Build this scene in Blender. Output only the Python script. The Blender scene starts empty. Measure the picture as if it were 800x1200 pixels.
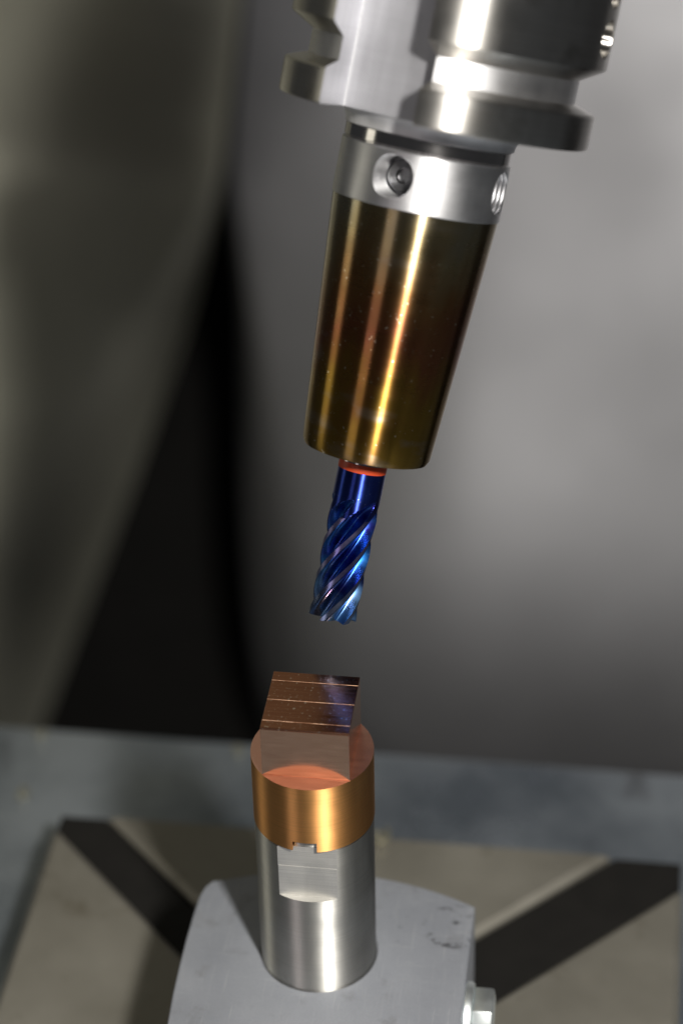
import bpy, bmesh, math, random
from mathutils import Vector, Matrix
random.seed(7)
S = 0.001                                   # everything below is written in millimetres
scene = bpy.context.scene
COL = scene.collection
rad = math.radians

# ------------------------------------------------------------------ camera
CAM = Vector((60.775, -363.736, 374.79))
YAW, PITCH, ROLL = -0.1465, 0.6134, -0.0231
FPX = 2805.2
def cam_axes():
    cy, sy, cp, sp = math.cos(YAW), math.sin(YAW), math.cos(PITCH), math.sin(PITCH)
    f = Vector((sy*cp, cy*cp, -sp)); r = Vector((cy, -sy, 0)); u = r.cross(f)
    return (math.cos(ROLL)*r + math.sin(ROLL)*u), (-math.sin(ROLL)*r + math.cos(ROLL)*u), f
CR, CU, CF = cam_axes()
cd = bpy.data.cameras.new('camera'); cam = bpy.data.objects.new('camera', cd); COL.objects.link(cam)
m = Matrix((CR, CU, -CF)).transposed().to_4x4(); m.translation = CAM*S; cam.matrix_world = m
cd.sensor_fit = 'VERTICAL'; cd.sensor_height = 36.0; cd.lens = FPX/1200*36
cd.clip_start = 0.01; cd.clip_end = 50
cd.dof.use_dof = True; cd.dof.focus_distance = 0.483; cd.dof.aperture_fstop = 7.5
scene.camera = cam

# ------------------------------------------------------------------ world, lamps, exposure
w = bpy.data.worlds.new('World'); scene.world = w; w.use_nodes = True
w.node_tree.nodes['Background'].inputs[0].default_value = (0.95, 0.97, 1.0, 1)
w.node_tree.nodes['Background'].inputs[1].default_value = 0.035
def lamp(name, az, el, dist, watts, sx, sy, col=(1, 1, 1), aim=(0, 0, 40), spread=180, roll=0):
    """az measured from the -y side towards +x, el above the table; a rectangular work lamp aimed at the part"""
    a, e = rad(az), rad(el)
    p = Vector(aim) + dist*Vector((math.sin(a)*math.cos(e), -math.cos(a)*math.cos(e), math.sin(e)))
    l = bpy.data.lights.new(name, 'AREA'); l.shape = 'RECTANGLE'; l.size = sx*S; l.size_y = sy*S
    l.energy = watts; l.color = col; l.spread = rad(spread)
    o = bpy.data.objects.new(name, l); COL.objects.link(o)
    q = (p - Vector(aim)).to_track_quat('Z', 'Y')
    o.matrix_world = Matrix.Translation(p*S) @ q.to_matrix().to_4x4() @ Matrix.Rotation(rad(roll), 4, 'Z')
    return o
lamp('work_lamp_key', 29, 46, 620, 6.1, 36, 60, (1, .965, .90))
lamp('work_lamp_side', -27, 6, 700, 0.32, 170, 300, (1, .88, .88))
lamp('work_lamp_flank', -88, 12, 650, 0.22, 150, 300, (1, .95, .78))
scene.view_settings.view_transform = 'Standard'; scene.view_settings.look = 'None'
scene.view_settings.exposure = 0.0; scene.view_settings.gamma = 1.0
scene.view_settings.use_curve_mapping = False

# ------------------------------------------------------------------ material helpers
class NT:
    def __init__(self, name):
        self.m = bpy.data.materials.new(name); self.m.use_nodes = True
        self.t = self.m.node_tree; self.b = self.t.nodes['Principled BSDF']
        self.co = self.t.nodes.new('ShaderNodeTexCoord').outputs['Object']
    def n(self, typ, **kw):
        x = self.t.nodes.new(typ)
        for k, v in kw.items():
            if k.startswith('i_'):
                x.inputs[k[2:].replace('_', ' ')].default_value = v
            else: setattr(x, k, v)
        return x
    def link(self, a, b): self.t.links.new(a, b)
    def mapped(self, scale, rot=(0, 0, 0)):
        mp = self.n('ShaderNodeMapping'); mp.inputs['Scale'].default_value = scale; mp.inputs['Rotation'].default_value = rot
        self.link(self.co, mp.inputs['Vector']); return mp.outputs[0]
    def noise(self, scale, vec=None, detail=4, rough=.55):
        x = self.n('ShaderNodeTexNoise'); x.inputs['Scale'].default_value = scale
        x.inputs['Detail'].default_value = detail; x.inputs['Roughness'].default_value = rough
        self.link(vec or self.co, x.inputs['Vector']); return x.outputs['Fac']
    def ramp(self, fac, stops):
        x = self.n('ShaderNodeValToRGB'); e = x.color_ramp.elements
        while len(e) < len(stops): e.new(0.5)
        for el, (p, c) in zip(e, stops):
            el.position = p; el.color = (c, c, c, 1) if not hasattr(c, '__len__') else (*c, 1)
        self.link(fac, x.inputs[0]); return x.outputs[0]
    def mix(self, fac, a, b, mode='MIX'):
        x = self.n('ShaderNodeMix', data_type='RGBA', blend_type=mode)
        if hasattr(fac, 'links'): self.link(fac, x.inputs[0])
        else: x.inputs[0].default_value = fac
        for v, i in ((a, 6), (b, 7)):
            if hasattr(v, 'links'): self.link(v, x.inputs[i])
            else: x.inputs[i].default_value = (*v, 1)
        return x.outputs[2]
    def set(self, **kw):
        for k, v in kw.items():
            s = self.b.inputs[k.replace('_', ' ')]
            if hasattr(v, 'links'): self.link(v, s)
            else: s.default_value = (*v, 1) if (hasattr(v, '__len__') and len(v) == 3) else v
    def bump(self, h, strength=.2, dist=.0001):
        x = self.n('ShaderNodeBump'); x.inputs['Strength'].default_value = strength; x.inputs['Distance'].default_value = dist
        self.link(h, x.inputs['Height']); self.link(x.outputs[0], self.b.inputs['Normal'])
    def aniso(self, amount, axis='Z', rot=.25):
        t = self.n('ShaderNodeTangent', direction_type='RADIAL', axis=axis)
        self.link(t.outputs[0], self.b.inputs['Tangent']); self.set(Anisotropic=amount, Anisotropic_Rotation=rot)

def turned(name, col, rough, aniso=.5, ring=5000, streak=.25, dirt=None):
    """lathe-turned metal: fine rings round the axis, roughness that wanders, specks"""
    k = NT(name)
    rings = k.noise(1, k.mapped((25, 25, ring)), 3)
    wander = k.noise(90, detail=5)
    c = k.mix(k.ramp(rings, [(.3, 0), (.7, 1)]), tuple(v*(1-streak) for v in col), col)
    band = k.noise(1, k.mapped((160, 160, 14)), 4)
    c = k.mix(k.ramp(band, [(.42, 0), (.70, .45)]), c, tuple(v*.62 for v in col))
    if dirt:
        c = k.mix(k.ramp(wander, [(.52, 0), (.72, .8)]), c, dirt)
    k.set(Base_Color=c, Metallic=1.0, Roughness=k.ramp(wander, [(.25, rough*.8), (.75, rough*1.25)]))
    k.bump(rings, .12, .00004)
    if aniso: k.aniso(aniso)
    return k.m
M = {}
M['flange'] = turned('flange_steel', (.62, .60, .57), .34, .96, 2600, .12, (.30, .28, .25))
M['collar'] = turned('satin_collar_steel', (.70, .70, .72), .42, .5, 4000, .08)
M['polished'] = turned('polished_steel', (.62, .60, .60), .13, .3, 3000, .1)
M['slot'] = turned('milled_slot_steel', (.50, .50, .53), .62, 0, 700, .05)
M['pin'] = turned('turned_pin_steel', (.70, .69, .65), .44, .97, 5500, .16)
M['milled_flat'] = turned('milled_flat_steel', (.72, .71, .68), .62, 0, 4500, .2)
M['flare'] = turned('pale_flare_steel', (.85, .85, .87), .62, 0, 3000, .05)  # paler copy of the collar steel, so the fillet under the flange looks lit
M['screw'] = turned('screw_steel', (.30, .30, .31), .35, 0, 3000, .2)
M['zinc'] = turned('zinc_plated_steel', (.84, .89, .90), .48, 0, 2500, .08)
M['copper_turned'] = turned('turned_copper', (.86, .43, .15), .45, .95, 6000, .16)

k = NT('milled_copper_top')                                            # mirror-like, dusty, brown base darkened to dim its reflections
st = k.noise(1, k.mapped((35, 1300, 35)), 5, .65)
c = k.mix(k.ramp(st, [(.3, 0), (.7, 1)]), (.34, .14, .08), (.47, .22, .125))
sp = k.noise(1500, detail=2)
c = k.mix(k.ramp(sp, [(.64, 0), (.70, 1)]), c, (.85, .72, .6))
k.set(Base_Color=c, Metallic=1.0, Roughness=k.ramp(st, [(.3, .14), (.7, .24)]))
k.bump(k.noise(1, k.mapped((60, 2600, 60)), 2), .03, .00002); M['copper_top'] = k.m
k = NT('milled_copper_side')
st = k.noise(1, k.mapped((220, 220, 2600), (0, .12, 0)), 4)
k.set(Base_Color=k.mix(st, (.82, .44, .27), (.93, .60, .42)), Metallic=1.0, Roughness=k.ramp(st, [(.3, .12), (.7, .22)]))
k.bump(st, .12, .00003); M['copper_side'] = k.m
k = NT('milled_copper_shoulder')
st = k.noise(1, k.mapped((120, 1400, 120), (0, 0, .08)), 4)
k.set(Base_Color=k.mix(k.ramp(k.noise(1700, detail=1), [(.72, 0), (.77, 1)]), k.mix(st, (.92, .48, .36), (.96, .56, .44)), (.9, .75, .6)), Metallic=1.0, Roughness=k.ramp(st, [(.3, .29), (.7, .36)]))
k.bump(st, .05, .00003); M['copper_ledge'] = k.m

k = NT('burred_copper_arris')
st = k.noise(1, k.mapped((260, 40, 40)), 4, .7)
k.set(Base_Color=k.mix(k.ramp(st, [(.36, 0), (.62, 1)]), (.20, .08, .04), (.90, .55, .36)), Metallic=1.0, Roughness=.36); M['copper_arris'] = k.m

k = NT('heat_tinted_steel')                                             # oxide colours from shrink heating, strongest at the nose
sep = k.n('ShaderNodeSeparateXYZ'); k.link(k.co, sep.inputs[0])
mr = k.n('ShaderNodeMapRange'); mr.inputs['From Min'].default_value = 45*S; mr.inputs['From Max'].default_value = 103*S
k.link(sep.outputs['Z'], mr.inputs['Value'])
wob = k.noise(1, k.mapped((110, 110, 45)), 5, .6)
ad = k.n('ShaderNodeMath', operation='MULTIPLY_ADD'); k.link(wob, ad.inputs[0]); ad.inputs[1].default_value = .62; k.link(mr.outputs[0], ad.inputs[2])
tint = k.ramp(ad.outputs[0], [(.10, (.38, .24, .04)), (.34, (.28, .165, .033)), (.50, (.25, .095, .045)), (.64, (.27, .14, .055)), (.84, (.33, .26, .14)), (1.0, (.33, .30, .22))])
smudge = k.noise(1, k.mapped((55, 55, 150)), 4)
tint = k.mix(k.ramp(smudge, [(.58, 0), (.70, .5)]), tint, (.36, .31, .26))
dust = k.noise(1500, detail=1)
c = k.mix(k.ramp(dust, [(.72, 0), (.77, 1)]), tint, (.75, .66, .5))
k.set(Base_Color=c, Metallic=1.0, Roughness=k.ramp(smudge, [(.3, .24), (.8, .36)]))
k.bump(k.noise(1, k.mapped((25, 25, 2200)), 2), .06, .00003); k.aniso(1.0); M['tinted'] = k.m

def coat(name, a, b, r0, r1, an=0):
    k = NT(name); n = k.noise(190, detail=4); s = k.noise(2300, detail=1)
    c = k.mix(k.ramp(n, [(.35, 0), (.65, 1)]), a, b)
    c = k.mix(k.ramp(s, [(.74, 0), (.79, 1)]), c, (.45, .5, .7))
    sp_ = k.n('ShaderNodeSeparateXYZ'); k.link(k.co, sp_.inputs[0])               # coating rubbed to grey teal towards the cutting end
    ma = k.n('ShaderNodeMath', operation='MULTIPLY_ADD'); k.link(n, ma.inputs[0]); ma.inputs[1].default_value = -.012; k.link(sp_.outputs['Z'], ma.inputs[2])
    c = k.mix(k.ramp(ma.outputs[0], [(.0, .5), (.004, 0)]), c, (.16, .26, .34))
    k.set(Base_Color=c, Metallic=1.0, Roughness=k.ramp(n, [(.3, r0), (.7, r1)]))
    k.bump(k.noise(1, k.mapped((900, 900, 2500)), 2), .10, .00004)
    if an: k.aniso(an)
    return k.m
M['coat_shank'] = coat('blue_coated_shank', (.025, .035, .22), (.035, .07, .38), .32, .42, 1.0)
M['coat_flute'] = coat('blue_coated_flute', (.03, .02, .25), (.02, .14, .44), .20, .34)
M['coat_land'] = coat('violet_coated_land', (.13, .12, .30), (.26, .24, .42), .22, .35)
k = NT('orange_ring_paint'); k.set(Base_Color=k.mix(k.noise(900), (.42, .04, .010), (.54, .065, .015)), Roughness=.45); M['ring_paint'] = k.m

k = NT('grey_anodised_clamp')
big = k.noise(55, detail=5); fine = k.noise(2600, detail=2)
c = k.mix(k.ramp(big, [(.35, 0), (.7, 1)]), (.245, .26, .295), (.295, .31, .345))
c = k.mix(k.ramp(fine, [(.35, 0), (.7, .25)]), c, (.18, .185, .2))
for sc_, ro in (((2400, 60, 60), .5), ((60, 2000, 60), .35), ((2600, 90, 60), 1.9)):              # fine handling scratches in three directions
    c = k.mix(k.ramp(k.noise(1, k.mapped(sc_, (0, 0, ro)), 3, .6), [(.64, 0), (.73, .5)]), c, (.42, .43, .45))
c = k.mix(k.ramp(k.noise(120, detail=6, rough=.7), [(.55, 0), (.72, .55)]), c, (.15, .15, .155))
scv = k.mapped((150, 380, 150), (0, 0, -.5))
sc = k.noise(1, scv, 5, .7)                                             # scuffs where the part was knocked, near the right rear corner
loc = k.n('ShaderNodeVectorMath', operation='DISTANCE'); k.link(k.co, loc.inputs[0]); loc.inputs[1].default_value = (24*S, 9*S, 38.93*S)
near = k.ramp(loc.outputs['Value'], [(.005, 1), (.011, 0)])
scm = k.mix(1.0, k.ramp(sc, [(.57, 0), (.63, 1)]), near, 'MULTIPLY')
c = k.mix(scm, c, (.045, .045, .05))
k.set(Base_Color=c, Metallic=.25, Roughness=k.ramp(big, [(.3, .42), (.7, .55)]))
k.bump(fine, .12, .00008); M['clamp'] = k.m

k = NT('ground_table_steel')
big = k.noise(28, detail=5); fine = k.noise(1, k.mapped((700, 40, 40), (0, 0, .5)), 3)
c = k.mix(k.ramp(big, [(.35, 0), (.65, 1)]), (.205, .194, .165), (.27, .257, .222))
c = k.mix(k.ramp(k.noise(75, detail=6), [(.58, 0), (.72, .7)]), c, (.13, .115, .085))
k.set(Base_Color=c, Metallic=.55, Roughness=k.ramp(big, [(.3, .42), (.7, .6)]))
k.bump(fine, .1, .0001); M['table'] = k.m
k = NT('slot_black'); k.set(Base_Color=k.mix(k.noise(120), (.004, .0038, .0035), (.012, .011, .010)), Metallic=0.0, Roughness=.7, Specular_IOR_Level=.25); M['black'] = k.m  # black standing in for shade inside the slots, also on the base plate

k = NT('blotched_cradle_steel')
big = k.noise(14, detail=5, rough=.6)  # pale and dark blotches put blurred reflections into the colour
c = k.mix(k.ramp(big, [(.36, 0), (.62, 1)]), (.14, .165, .195), (.38, .42, .465))
c = k.mix(k.ramp(k.noise(40, detail=4), [(.60, 0), (.72, .6)]), c, (.055, .05, .05))
k.set(Base_Color=c, Metallic=.7, Roughness=k.ramp(k.noise(22, detail=4), [(.3, .22), (.7, .5)]))
k.bump(k.noise(30, detail=3), .25, .001); M['cradle'] = k.m

def sheet(key, name, ca, cb, met, rough):
    k = NT(name); big = k.noise(6, detail=4, rough=.5); br = k.noise(9, detail=3)
    c = k.mix(k.ramp(big, [(.35, 0), (.65, 1)]), ca, cb)
    k.set(Base_Color=c, Metallic=met, Roughness=k.ramp(br, [(.3, rough), (.7, rough+.12)])); M[key] = k.m
sheet('sheet', 'stainless_enclosure_sheet', (.40, .40, .42), (.53, .53, .555), .75, .5)
sheet('olive_sheet', 'olive_enclosure_sheet', (.50, .495, .41), (.72, .71, .60), .55, .5)  # paler olive sheet, used left of the opening
sheet('dull_sheet', 'dull_brown_sheet', (.13, .118, .095), (.20, .18, .145), .4, .5)
k = NT('dark_matte'); k.set(Base_Color=k.mix(k.noise(40), (.005, .0048, .0045), (.013, .012, .011)), Metallic=0.0, Roughness=.75, Specular_IOR_Level=.2); M['dark'] = k.m  # near-black of the added backing behind the guard, shared by the floor
k = NT('chip_metal'); k.set(Base_Color=k.mix(k.noise(300), (.34, .32, .22), (.48, .46, .38)), Metallic=.8, Roughness=.4); M['chip'] = k.m

# ------------------------------------------------------------------ mesh helpers
def to_mesh(name, bm, smooth=35):
    bmesh.ops.recalc_face_normals(bm, faces=bm.faces)
    bmesh.ops.scale(bm, vec=(S, S, S), verts=bm.verts)
    me = bpy.data.meshes.new(name); bm.to_mesh(me); bm.free()
    if smooth:
        me.polygons.foreach_set('use_smooth', [True]*len(me.polygons))
        me.set_sharp_from_angle(angle=rad(smooth))
    return me
def obj(name, bm, mat, parent=None, smooth=35):
    me = bm if isinstance(bm, bpy.types.Mesh) else to_mesh(name, bm, smooth)
    for mm in (mat if isinstance(mat, (list, tuple)) else [mat]): me.materials.append(M[mm])
    o = bpy.data.objects.new(name, me); COL.objects.link(o)
    if parent: o.parent = parent
    return o
def empty(name, mat):
    o = bpy.data.objects.new(name, None); COL.objects.link(o); o.empty_display_size = .005; o.matrix_world = mat; return o
def tag(o, label, cat, group=None, kind=None):
    o['label'] = label
    if cat: o['category'] = cat
    if group: o['group'] = group
    if kind: o['kind'] = kind
    return o
def lathe(prof, n=96, bm=None, closed=False):
    """prof: list of (r, z) from bottom to top; r == 0 closes the end"""
    bm = bm or bmesh.new(); rows = []
    for r, z in prof:
        if r <= 1e-6: rows.append([bm.verts.new((0, 0, z))])
        else: rows.append([bm.verts.new((r*math.cos(2*math.pi*i/n), r*math.sin(2*math.pi*i/n), z)) for i in range(n)])
    pairs = list(zip(rows, rows[1:])) + ([(rows[-1], rows[0])] if closed else [])
    for a, b in pairs:
        for i in range(n):
            j = (i+1) % n
            if len(a) == 1 and len(b) == 1: continue
            if len(a) == 1: bm.faces.new((a[0], b[j], b[i]))
            elif len(b) == 1: bm.faces.new((a[i], a[j], b[0]))
            else: bm.faces.new((a[i], a[j], b[j], b[i]))
    return bm
def prism(poly, z0, z1, bevel=0, segs=2, bm=None, top_only=False):
    bm = bm or bmesh.new()
    a = [bm.verts.new((x, y, z0)) for x, y in poly]; b = [bm.verts.new((x, y, z1)) for x, y in poly]
    n = len(poly); bm.faces.new(a[::-1]); top = bm.faces.new(b)
    for i in range(n): bm.faces.new((a[i], a[(i+1) % n], b[(i+1) % n], b[i]))
    bmesh.ops.recalc_face_normals(bm, faces=bm.faces)
    if bevel:
        ed = [e for e in bm.edges if (e in top.edges or not top_only)]
        bmesh.ops.bevel(bm, geom=ed, offset=bevel, segments=segs, affect='EDGES', profile=.5, clamp_overlap=True)
    return bm
def box(x0, x1, y0, y1, z0, z1, bevel=0, bm=None):
    return prism([(x0, y0), (x1, y0), (x1, y1), (x0, y1)], z0, z1, bevel, 2, bm)
def boolean(me, cutters):
    """difference of mesh and cutter bmeshes (already to real scale through to_mesh)"""
    tmp = []
    o = bpy.data.objects.new('temporary', me); COL.objects.link(o); tmp.append(o)
    for c in cutters:
        cm = c if isinstance(c, bpy.types.Mesh) else to_mesh('cutter', c, 0)
        co = bpy.data.objects.new('temporary', cm); COL.objects.link(co); tmp.append(co)
        md = o.modifiers.new('cut', 'BOOLEAN'); md.operation = 'DIFFERENCE'; md.solver = 'EXACT'; md.object = co
    dg = bpy.context.evaluated_depsgraph_get(); dg.update()
    r = bpy.data.meshes.new_from_object(o.evaluated_get(dg))
    for t in tmp: bpy.data.objects.remove(t, do_unlink=True)
    r.polygons.foreach_set('use_smooth', [True]*len(r.polygons)); r.set_sharp_from_angle(angle=rad(20))
    return r
def xform(bm, mat): bmesh.ops.transform(bm, matrix=mat, verts=bm.verts); return bm

# ------------------------------------------------------------------ frames
ZT = -38.93                                       # table surface
D = Vector((0.159, 0.393, 0.906)).normalized()    # spindle axis; the table is tipped against it
DEP = 491.0; TSC = DEP/465.0
TIP = CAM + (CF + CR*((389-400)/FPX) - CU*((723-600)/FPX))*DEP
away = (TIP + D*60 - CAM); away = (away - D*away.dot(D)).normalized()
TX = away.cross(D).normalized()
TOOL = Matrix((TX, away, D)).transposed().to_4x4(); TOOL.translation = TIP*S
TOOL_S = TOOL @ Matrix.Scale(TSC, 4)
def radial(phi):                                  # direction round the spindle: 0 faces the camera side, positive to the right
    return Vector((math.sin(rad(phi)), -math.cos(rad(phi)), 0))

# ------------------------------------------------------------------ setting: cradle, machine wall, floor
o = obj('trunnion_cradle', box(-420, 420, -260, 134, ZT-90, ZT-20, 3), 'cradle', smooth=30)
tag(o, 'blotchy blue-grey steel cradle surface under the slotted table', None, kind='structure')

WY = 560
def arc(cx, cy, r, a0, a1, n=24):
    return [(cx+r*math.cos(rad(a0+(a1-a0)*i/n)), cy+r*math.sin(rad(a0+(a1-a0)*i/n))) for i in range(n+1)]
def sstep(a, b, x):
    t = max(0, min(1, (x-a)/(b-a))); return t*t*(3-2*t)
def gap(z): return 1.0 + 58*(max(0, 35-z)/245)**1.25            # half width of an opening added for the dark band, a slit at the top
def channel(x, z):
    wd = gap(z)
    return math.exp(-abs((x+86)/wd)**2.6)
def guard_y(x, z):
    """guard shaped for shading: rolled round added opening, lower edge turned away, slight oil-canning"""
    xc = -86
    soft = 85*math.exp(-((x-xc)/80)**2)*sstep(160, -90, z) if x > xc else 55*sstep(150, -150, z)*math.exp(-((x-xc)/55)**2)
    roll = 13*(max(0, -55-z)/110)**3 * (.35+.65*sstep(xc-10, xc+40, x))
    can = 5*math.sin(x/95+1.0)*math.cos(z/130) + 3*math.sin(x/41+z/77)
    lean = max(0, z-20)**1.6/20*sstep(-30, -130, x)
    return WY - lean + 110*channel(x, z)*sstep(60, -60, z) + soft + roll + can - .10*max(0, -x-150)
bm = bmesh.new(); zs = [-420+i*7 for i in range(142)]
for side in (-1, 1):                                             # the sheet left and right of the opening
    far = -520 if side < 0 else 600
    gv = []
    for z in zs:
        e = -86 + side*(.77 if side > 0 else .62)*gap(z)
        gv.append([bm.verts.new((x, guard_y(x, z), z)) for x in [e+(far-e)*(i/90)**1.6 for i in range(91)]])
    for j in range(len(zs)-1):
        for i in range(90):
            fc = bm.faces.new((gv[j][i], gv[j][i+1], gv[j+1][i+1], gv[j+1][i])); fc.material_index = 0 if side > 0 else 1
o = obj('machine_guard', bm, ['sheet', 'olive_sheet'], smooth=180); o.matrix_world = TOOL
tag(o, 'sheet-metal machine guard shaped for its shading, with an added dark opening behind the tool', None, kind='structure')
o = obj('dark_backing', box(-330, 160, WY+330, WY+340, -420, 200, 2), 'dark', smooth=0); o.matrix_world = TOOL  # added backing, its black stands in for the shade band on the wall
tag(o, 'added black backing that darkens the opening in the guard', None, kind='structure')
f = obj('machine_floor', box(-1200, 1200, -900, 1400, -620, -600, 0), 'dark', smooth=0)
tag(f, 'dark machine bed far below the cradle', None, kind='structure')

# ------------------------------------------------------------------ slotted table
tb = empty('machine_table', Matrix.Translation(Vector((0, 0, ZT-20))*S))
tag(tb, 'square steel machine table with black diagonal slots', 'machine table')
obj('base_plate', box(-79.5, 79.5, -79.5, 79.5, 0, 5, .5), 'black', tb, 0)
H = 79.0
segs = [[(-2.5, 14.5), (62, H), (-67, H)], [(-11.5, 5.5), (-H, 73), (-H, -62)], [(11, 1), (H, -67), (H, 69)], [(2, -8), (-69, -H), (73, -H)]]
for pp in segs: obj('table_segment', prism(pp, 5, 20, 1.5, 1), 'table', tb, 0)
# black strips added to paint the slots' shade, one per arm, ends cut to the table outline
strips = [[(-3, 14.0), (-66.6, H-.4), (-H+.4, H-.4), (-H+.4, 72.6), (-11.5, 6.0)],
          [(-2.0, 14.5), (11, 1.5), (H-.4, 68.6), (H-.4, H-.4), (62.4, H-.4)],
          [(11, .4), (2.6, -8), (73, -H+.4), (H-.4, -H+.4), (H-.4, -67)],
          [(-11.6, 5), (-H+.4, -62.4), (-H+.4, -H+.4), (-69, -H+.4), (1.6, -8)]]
for pp in strips: obj('slot_darkener', prism(pp, 5, 18.2, .2, 1), 'black', tb, 0)

# ------------------------------------------------------------------ clamp block with bore
cl = empty('clamp_block', Matrix.Translation(Vector((0, 0, ZT))*S))
tag(cl, 'matt grey clamping block with arched rear holding the steel pin', 'clamp')
hC = -ZT
R0 = 68.0; c0 = (1.6, 24-R0)
poly = [(-27.0, -46), (32.3, -46)]
a1 = math.degrees(math.acos((32.3-c0[0])/R0)); a2 = math.degrees(math.acos((-24.5-c0[0])/R0))
poly += arc(c0[0], c0[1], R0, a1, a2, 28)
poly += [(-26.6, 18.3), (-28.0, 16.2), (-28.7, 13.2), (-29.0, 8), (-29.2, 0), (-29.2, -8), (-29.0, -17), (-28.4, -28), (-27.7, -38)]
bm = prism(poly, 0, hC, 0)
bmesh.ops.bevel(bm, geom=[e for e in bm.edges if (max(v.co.z for v in e.verts) > hC-.1 and min(v.co.z for v in e.verts) > hC-.1)], offset=.7, segments=3, affect='EDGES', profile=.5)
me = to_mesh('body', bm, 0)
bore = lathe([(0, hC-30), (12.47, hC-30), (12.47, hC-.5), (12.6, hC-.2), (12.9, hC+.02), (12.9, hC+5), (0, hC+5)], 128)
body = obj('body', boolean(me, [bore]), 'clamp', cl)
# bolt on the right flank
bt = empty('clamp_bolt', Matrix.Translation(Vector((32.3, -9.0, -7.8))*S) @ Matrix.Rotation(rad(90), 4, 'Y'))
tag(bt, 'bright zinc hex bolt head on the flank of the grey clamp block', 'bolt')
obj('washer', lathe([(0, 0), (7.4, 0), (7.7, .3), (7.7, 1.3), (7.4, 1.8), (0, 1.8)], 64), 'zinc', bt)
hexp = [(7.0*math.cos(rad(60*i+30)), 7.0*math.sin(rad(60*i+30))) for i in range(6)]
obj('bolt_head', prism(hexp, 1.8, 6.2, .5, 2), 'zinc', bt, 30)

# ------------------------------------------------------------------ steel pin
RP = 12.35; HJ = 39.77
me = to_mesh('shaft', lathe([(0, -28), (RP-.6, -28), (RP, -27.4)] + [(RP, z) for z in (0, 15, 30)] + [(RP, HJ-.35), (RP-.35, HJ), (0, HJ)], 160), 0)
yF = -RP*.872
cuts = [box(-20, 20, -30, yF, 26.0, 60), box(-20, 20, -30, yF+.045, 34.2, 60)]
me = boolean(me, cuts)
pin = empty('steel_pin', Matrix.Identity(4))
tag(pin, 'turned steel pin with a milled flat standing in the grey clamp block', 'pin')
obj('shaft', me, ['pin', 'milled_flat'], pin)
for p in me.polygons:
    c = p.center/S
    if (p.normal.y < -.97 and abs(c.y-yF) < .5 and c.z > 25) or (p.normal.z > .9 and c.y < yF+.6): p.material_index = 1
obj('key', box(-2.55, 2.15, yF+.05, yF+3, HJ, HJ+2.5, .15), 'pin', pin, 30)

# ------------------------------------------------------------------ copper workpiece
HL, HT = 56.77, 69.11; RC = 12.5; hb = RC/math.sqrt(2) - .02
cw = empty('copper_workpiece', Matrix.Translation(Vector((0, 0, HJ))*S))
tag(cw, 'turned copper blank with a square milled block, seated on the steel pin', 'workpiece')
lz = HL-HJ
me = to_mesh('base', lathe([(0, 0), (RC-.2, 0), (RC, .2)] + [(RC, lz*i/4) for i in (1, 2, 3)] + [(RC, lz), (0, lz)], 160), 0)
notch = box(-2.7, 2.3, -20, -7.4, -3, 2.62)
me = boolean(me, [notch])
base = obj('base', me, ['copper_turned', 'copper_ledge'], cw)
for p in me.polygons:
    if p.normal.z > .9 and p.center.z > lz*S*.9: p.material_index = 1
bt_h = HT-HL
blk = obj('block', box(-hb, hb, -hb, hb, lz, lz+bt_h-.6, .03), 'copper_side', cw, 0)
ys = [-hb+.02, -hb+2.3, -hb+8.8, -hb+14.8, hb-.02]                        # milled passes across the top, each a step below the one behind
for i in range(4):
    po = obj('milled_pass', prism([(-hb+.02, ys[i]+.004), (hb-.02, ys[i]+.004), (hb-.02, ys[i+1]-.004), (-hb+.02, ys[i+1]-.004)], lz+bt_h-.6, lz+bt_h-[.09, .06, .03, 0][i], .055, 1), ['copper_top', 'copper_arris'], blk, 0)
    for p in po.data.polygons: p.material_index = 1 if (i and p.normal.y < -.4 and p.normal.z > .4) else 0      # burred front arris of each pass

# ------------------------------------------------------------------ tool holder (local z up the spindle axis, 0 at the cutter tip)
th = empty('tool_holder', TOOL_S)
tag(th, 'shrink-fit tool holder with heat-tinted nose, satin collar and grooved flange', 'tool holder')
NZ, CZ = 33.1, 81.2
r1, r2 = 12.35, 15.7
prof = [(4.9, NZ+3), (4.9, NZ), (r1-1.3, NZ), (r1-.5, NZ+.25), (r1, NZ+1.2)]
prof += [(r1+.03+(r2-r1-.03)*i/10, NZ+1.2+(CZ-NZ-1.2)*i/10) for i in range(1, 11)] + [(4.9, CZ)]
obj('heated_nose', lathe(prof, 128, closed=True), 'tinted', th)
# collar with four tapped balance-screw holes
CT = 91.7; rc = 15.9
me = to_mesh('collar', lathe([(0, CZ), (rc-.1, CZ), (rc, CZ+.15), (rc, CT-.2), (rc-.2, CT), (0, CT)], 160), 0)
hz = 86.9; cut = []
def hole_frame(phi, r, z):
    n = radial(phi); return Matrix.Translation(n*r+Vector((0, 0, z))) @ n.to_track_quat('Z', 'Y').to_matrix().to_4x4()
PHI = (-19, 71, 161, 251)
def thread_prof(r, depth):
    p = [(0, -depth), (r, -depth)]; z = -depth
    while z < -.6: p += [(r, z+.1), (r+.28, z+.4), (r, z+.7)]; z += .8
    return p + [(r+.25, 0), (r+.5, .4), (r+.5, 6), (0, 6)]
for ph in PHI: cut.append(xform(lathe(thread_prof(3.9, 8.6), 48), hole_frame(ph, rc, hz)))
col_ = obj('collar', boolean(me, cut), 'collar', th)
for ph in PHI:
    g = lathe([(0, 0), (3.1, 0), (3.1, 2.3), (2.8, 2.6), (1.5, 2.6), (1.4, 2.4), (1.4, 1.2), (0, 1.1)], 48)
    s = obj('balance_screw', xform(g, hole_frame(ph, rc-8.6, hz)), 'screw', col_)
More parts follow.
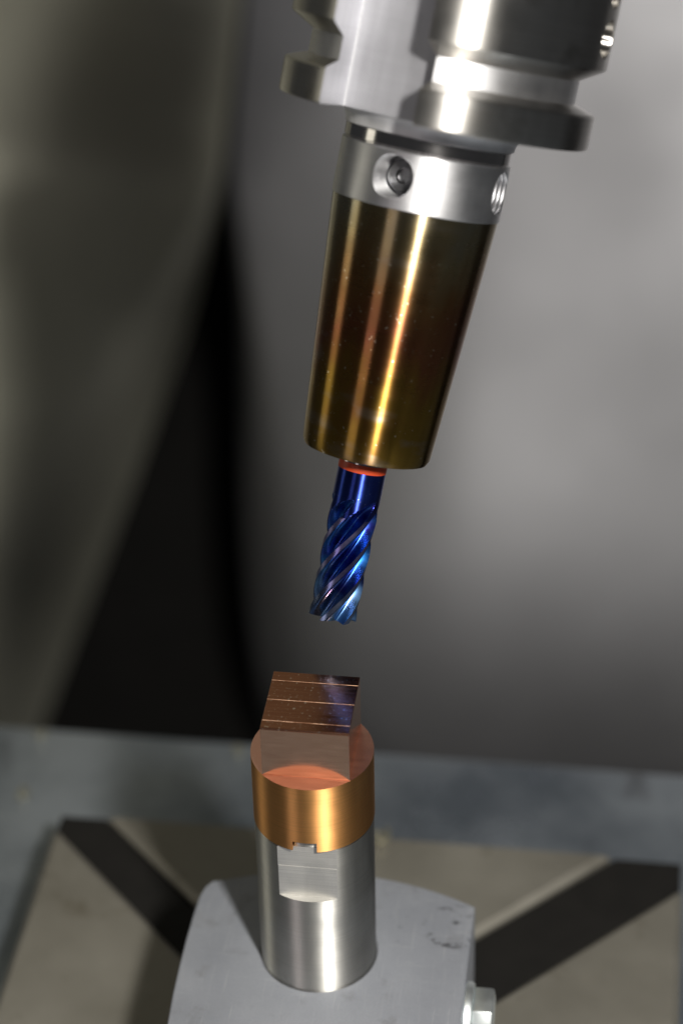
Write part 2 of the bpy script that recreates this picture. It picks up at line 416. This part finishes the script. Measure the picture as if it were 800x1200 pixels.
obj('polished_band', lathe([(0, CT), (rc-.45, CT), (rc-.45, CT+.2), (rc-.25, CT+.4), (rc-.25, CT+2.5), (rc-.45, CT+2.7), (0, CT+2.7)], 128), 'polished', th)
FB = 97.4; RF = 29.1
pf = [(0, CT+2.7), (rc+.05, CT+2.7)] + [(rc+.05+2.6*(1-math.cos(rad(90*i/8))), CT+2.7+(FB-CT-2.7)*math.sin(rad(90*i/8))) for i in range(1, 8)]
pf += [(rc+2.9, FB), (RF-.6, FB), (RF-.15, FB+.2), (RF, FB+.7), (RF, FB+6.2), (RF-.3, FB+6.6), (25.0, FB+7.9), (25.0, FB+12.2), (RF-.1, FB+14.5), (RF+.3, FB+14.9), (RF+.3, FB+33), (RF-.5, FB+34), (0, FB+34)]
me = to_mesh('flange', lathe(pf, 192), 0)
SP = -25.5; sw, sf = 9.4, 18.2
def slot_cut(phi):
    n = radial(phi); t = Vector((math.cos(rad(phi)), math.sin(rad(phi)), 0))
    b = box(-sw, sw, sf, 60, FB-.6, FB+60)
    # lengthwise edges at the floor are filleted, and the floor stays above the collar fillet
    ed = [e for e in b.edges if abs(e.verts[0].co.z-e.verts[1].co.z) > 1 and e.verts[0].co.y < sf+1]
    bmesh.ops.bevel(b, geom=ed, offset=.35, segments=3, affect='EDGES', profile=.5)
    mt = Matrix((t, n, Vector((0, 0, 1)))).transposed().to_4x4()
    if mt.determinant() < 0: mt = Matrix((-t, n, Vector((0, 0, 1)))).transposed().to_4x4()
    return xform(b, mt)
dim = []
for ph, z in ((72, FB+20.5), (72, FB+29.5)):
    dim.append(xform(lathe([(0, -3.0), (2.9, -3.0), (3.3, -.6), (3.7, .4), (3.7, 5), (0, 5)], 40), hole_frame(ph, RF+.3, z)))
me = boolean(me, [slot_cut(SP), slot_cut(SP+180)] + dim)
fl = obj('flange', me, ['flange', 'slot', 'collar', 'flare'], th)
for p in me.polygons:
    c = Vector(p.center)/S; n = Vector((p.normal.x, p.normal.y, 0)); rr = math.hypot(c.x, c.y)
    if rr < 25.3 and FB+8.1 < c.z < FB+12.1 and rr > 24.5: p.material_index = 2
    if c.z < FB-.02: p.material_index = 3
    for ph in (SP, SP+180):
        u = radial(ph)
        if abs(abs(c.dot(Vector((u.y, -u.x, 0))))-sw) < .15 and c.dot(u) > sf: p.material_index = 2
        if abs(c.dot(u)-sf) < .3 and abs(p.normal.dot(u)) > .9 and c.z > FB-.5: p.material_index = 1
# short hollow taper that sits in the spindle above
tp = [(0, FB+34), (22, FB+34), (22.2, FB+35), (18.5, FB+74), (18, FB+75), (0, FB+75)]
obj('taper', lathe(tp, 96), 'polished', th)

# ------------------------------------------------------------------ end mill
em = empty('end_mill', TOOL_S)
tag(em, 'blue-coated helical end mill with orange ring held in the tool holder', 'end mill')
RM = 4.72; NF = 6; LEAD = 41.0; ZF = 20.6; ZE = 26.2
per = 22
def shape(u):                                   # radius fraction over one tooth
    if u < .20: return 1-.018*u/.20
    if u < .74:
        t = (u-.20)/.54; return .982-.372*(.5-.5*math.cos(math.pi*t))
    t = (u-.74)/.26; return .61+.39*t**2.4
us = [0, .05, .10, .15, .20] + [.20+.54*i/11 for i in range(1, 12)] + [.77, .80, .83, .86, .89, .92, .94, .96, .98, .992]
bm = bmesh.new(); NZs = 130; rows = []
lay = []
for iz in range(NZs+1):
    z = ZE*iz/NZs; row = []
    for kf in range(NF):
        for u in us:
            r = RM*shape(u)
            lift = max(0, z-ZF)**2/9.0
            r = min(RM*.985 if z > ZF else RM, r+lift)
            th_ = 2*math.pi*((kf+u)/NF + z/LEAD)
            zz = z
            if iz == 0: zz = .22*min(1, max(0, (u-.10)/.2)) if u < .9 else .22*(1-(u-.9)/.1)
            row.append(bm.verts.new((r*math.cos(th_), r*math.sin(th_), zz)))
    rows.append(row)
N = NF*len(us)
for iz in range(NZs):
    for i in range(N):
        j = (i+1) % N
        fc = bm.faces.new((rows[iz][i], rows[iz][j], rows[iz+1][j], rows[iz+1][i]))
        u = us[i % len(us)]; z = ZE*iz/NZs
        full = (shape(u)*RM + max(0, z-ZF)**2/9.0) >= RM*.985 and z > ZF
        fc.material_index = 2 if full else (1 if u < .195 else 0)
# end teeth: gashes towards the centre
ctr = bm.verts.new((0, 0, .6)); inner = []
for i, v in enumerate(rows[0]):
    inner.append(bm.verts.new((v.co.x*.5, v.co.y*.5, v.co.z*1.2+.2)))
for i in range(N):
    j = (i+1) % N
    fc = bm.faces.new((rows[0][j], rows[0][i], inner[i], inner[j])); fc.material_index = 1
    fc = bm.faces.new((inner[j], inner[i], ctr)); fc.material_index = 1
obj('fluted_cutter', bm, ['coat_flute', 'coat_land', 'coat_shank'], em, 28)
RS = RM*.985
obj('shank', lathe([(0, ZE), (RS, ZE), (RS, 29.9), (RS, 31.5), (0, 31.5)], 72), 'coat_shank', em)
obj('colour_ring', lathe([(RS-.2, 29.9), (RS+.02, 29.9), (RS+.04, 30.0), (RS+.04, 31.4), (RS+.02, 31.5), (RS-.2, 31.5)], 72, closed=True), 'ring_paint', em)
obj('bare_shank', lathe([(0, 31.5), (RS-.02, 31.5), (RS-.02, 60), (0, 60)], 72), 'polished', em)

# ------------------------------------------------------------------ stray chips
def chip(x, y, z, size, rot, label, group=None):
    bm = bmesh.new(); prev = None; n = 22
    for i in range(n+1):
        a = i/n*math.pi*2.2; r = size*(.35+.25*i/n)
        p = Vector((r*math.cos(a), r*math.sin(a), size*.10+size*.35*i/n))
        wv = Vector((0, 0, size*.3))
        nn = Vector((math.cos(a), math.sin(a), 0))*size*.05
        q = [bm.verts.new(p+s) for s in (-nn, nn, nn+wv, -nn+wv)]
        if prev:
            for k2 in range(4): bm.faces.new((prev[k2], prev[(k2+1) % 4], q[(k2+1) % 4], q[k2]))
        else: bm.faces.new(q)
        prev = q
    bm.faces.new(prev[::-1])
    lo = min(v.co.z for v in bm.verts)
    for v in bm.verts: v.co.z -= lo
    o = obj('metal_chip', bm, 'chip', None, 40)
    o.matrix_world = Matrix.Translation(Vector((x, y, z))*S) @ Matrix.Rotation(rot, 4, 'Z')
    tag(o, label, 'chip', group)
chip(3.5, 76.5, ZT, 4.5, .4, 'curled pale metal chip at the rear edge of the slotted table')
for x, y, s, r in ((-98, 129, 2.8, .2), (-97, 104, 3.2, 1.3), (-42, 128, 2.8, 2.0)):
    chip(x, y, ZT-20, s, r, 'curled pale metal chip lying on the blotchy cradle', 'chips on the cradle')
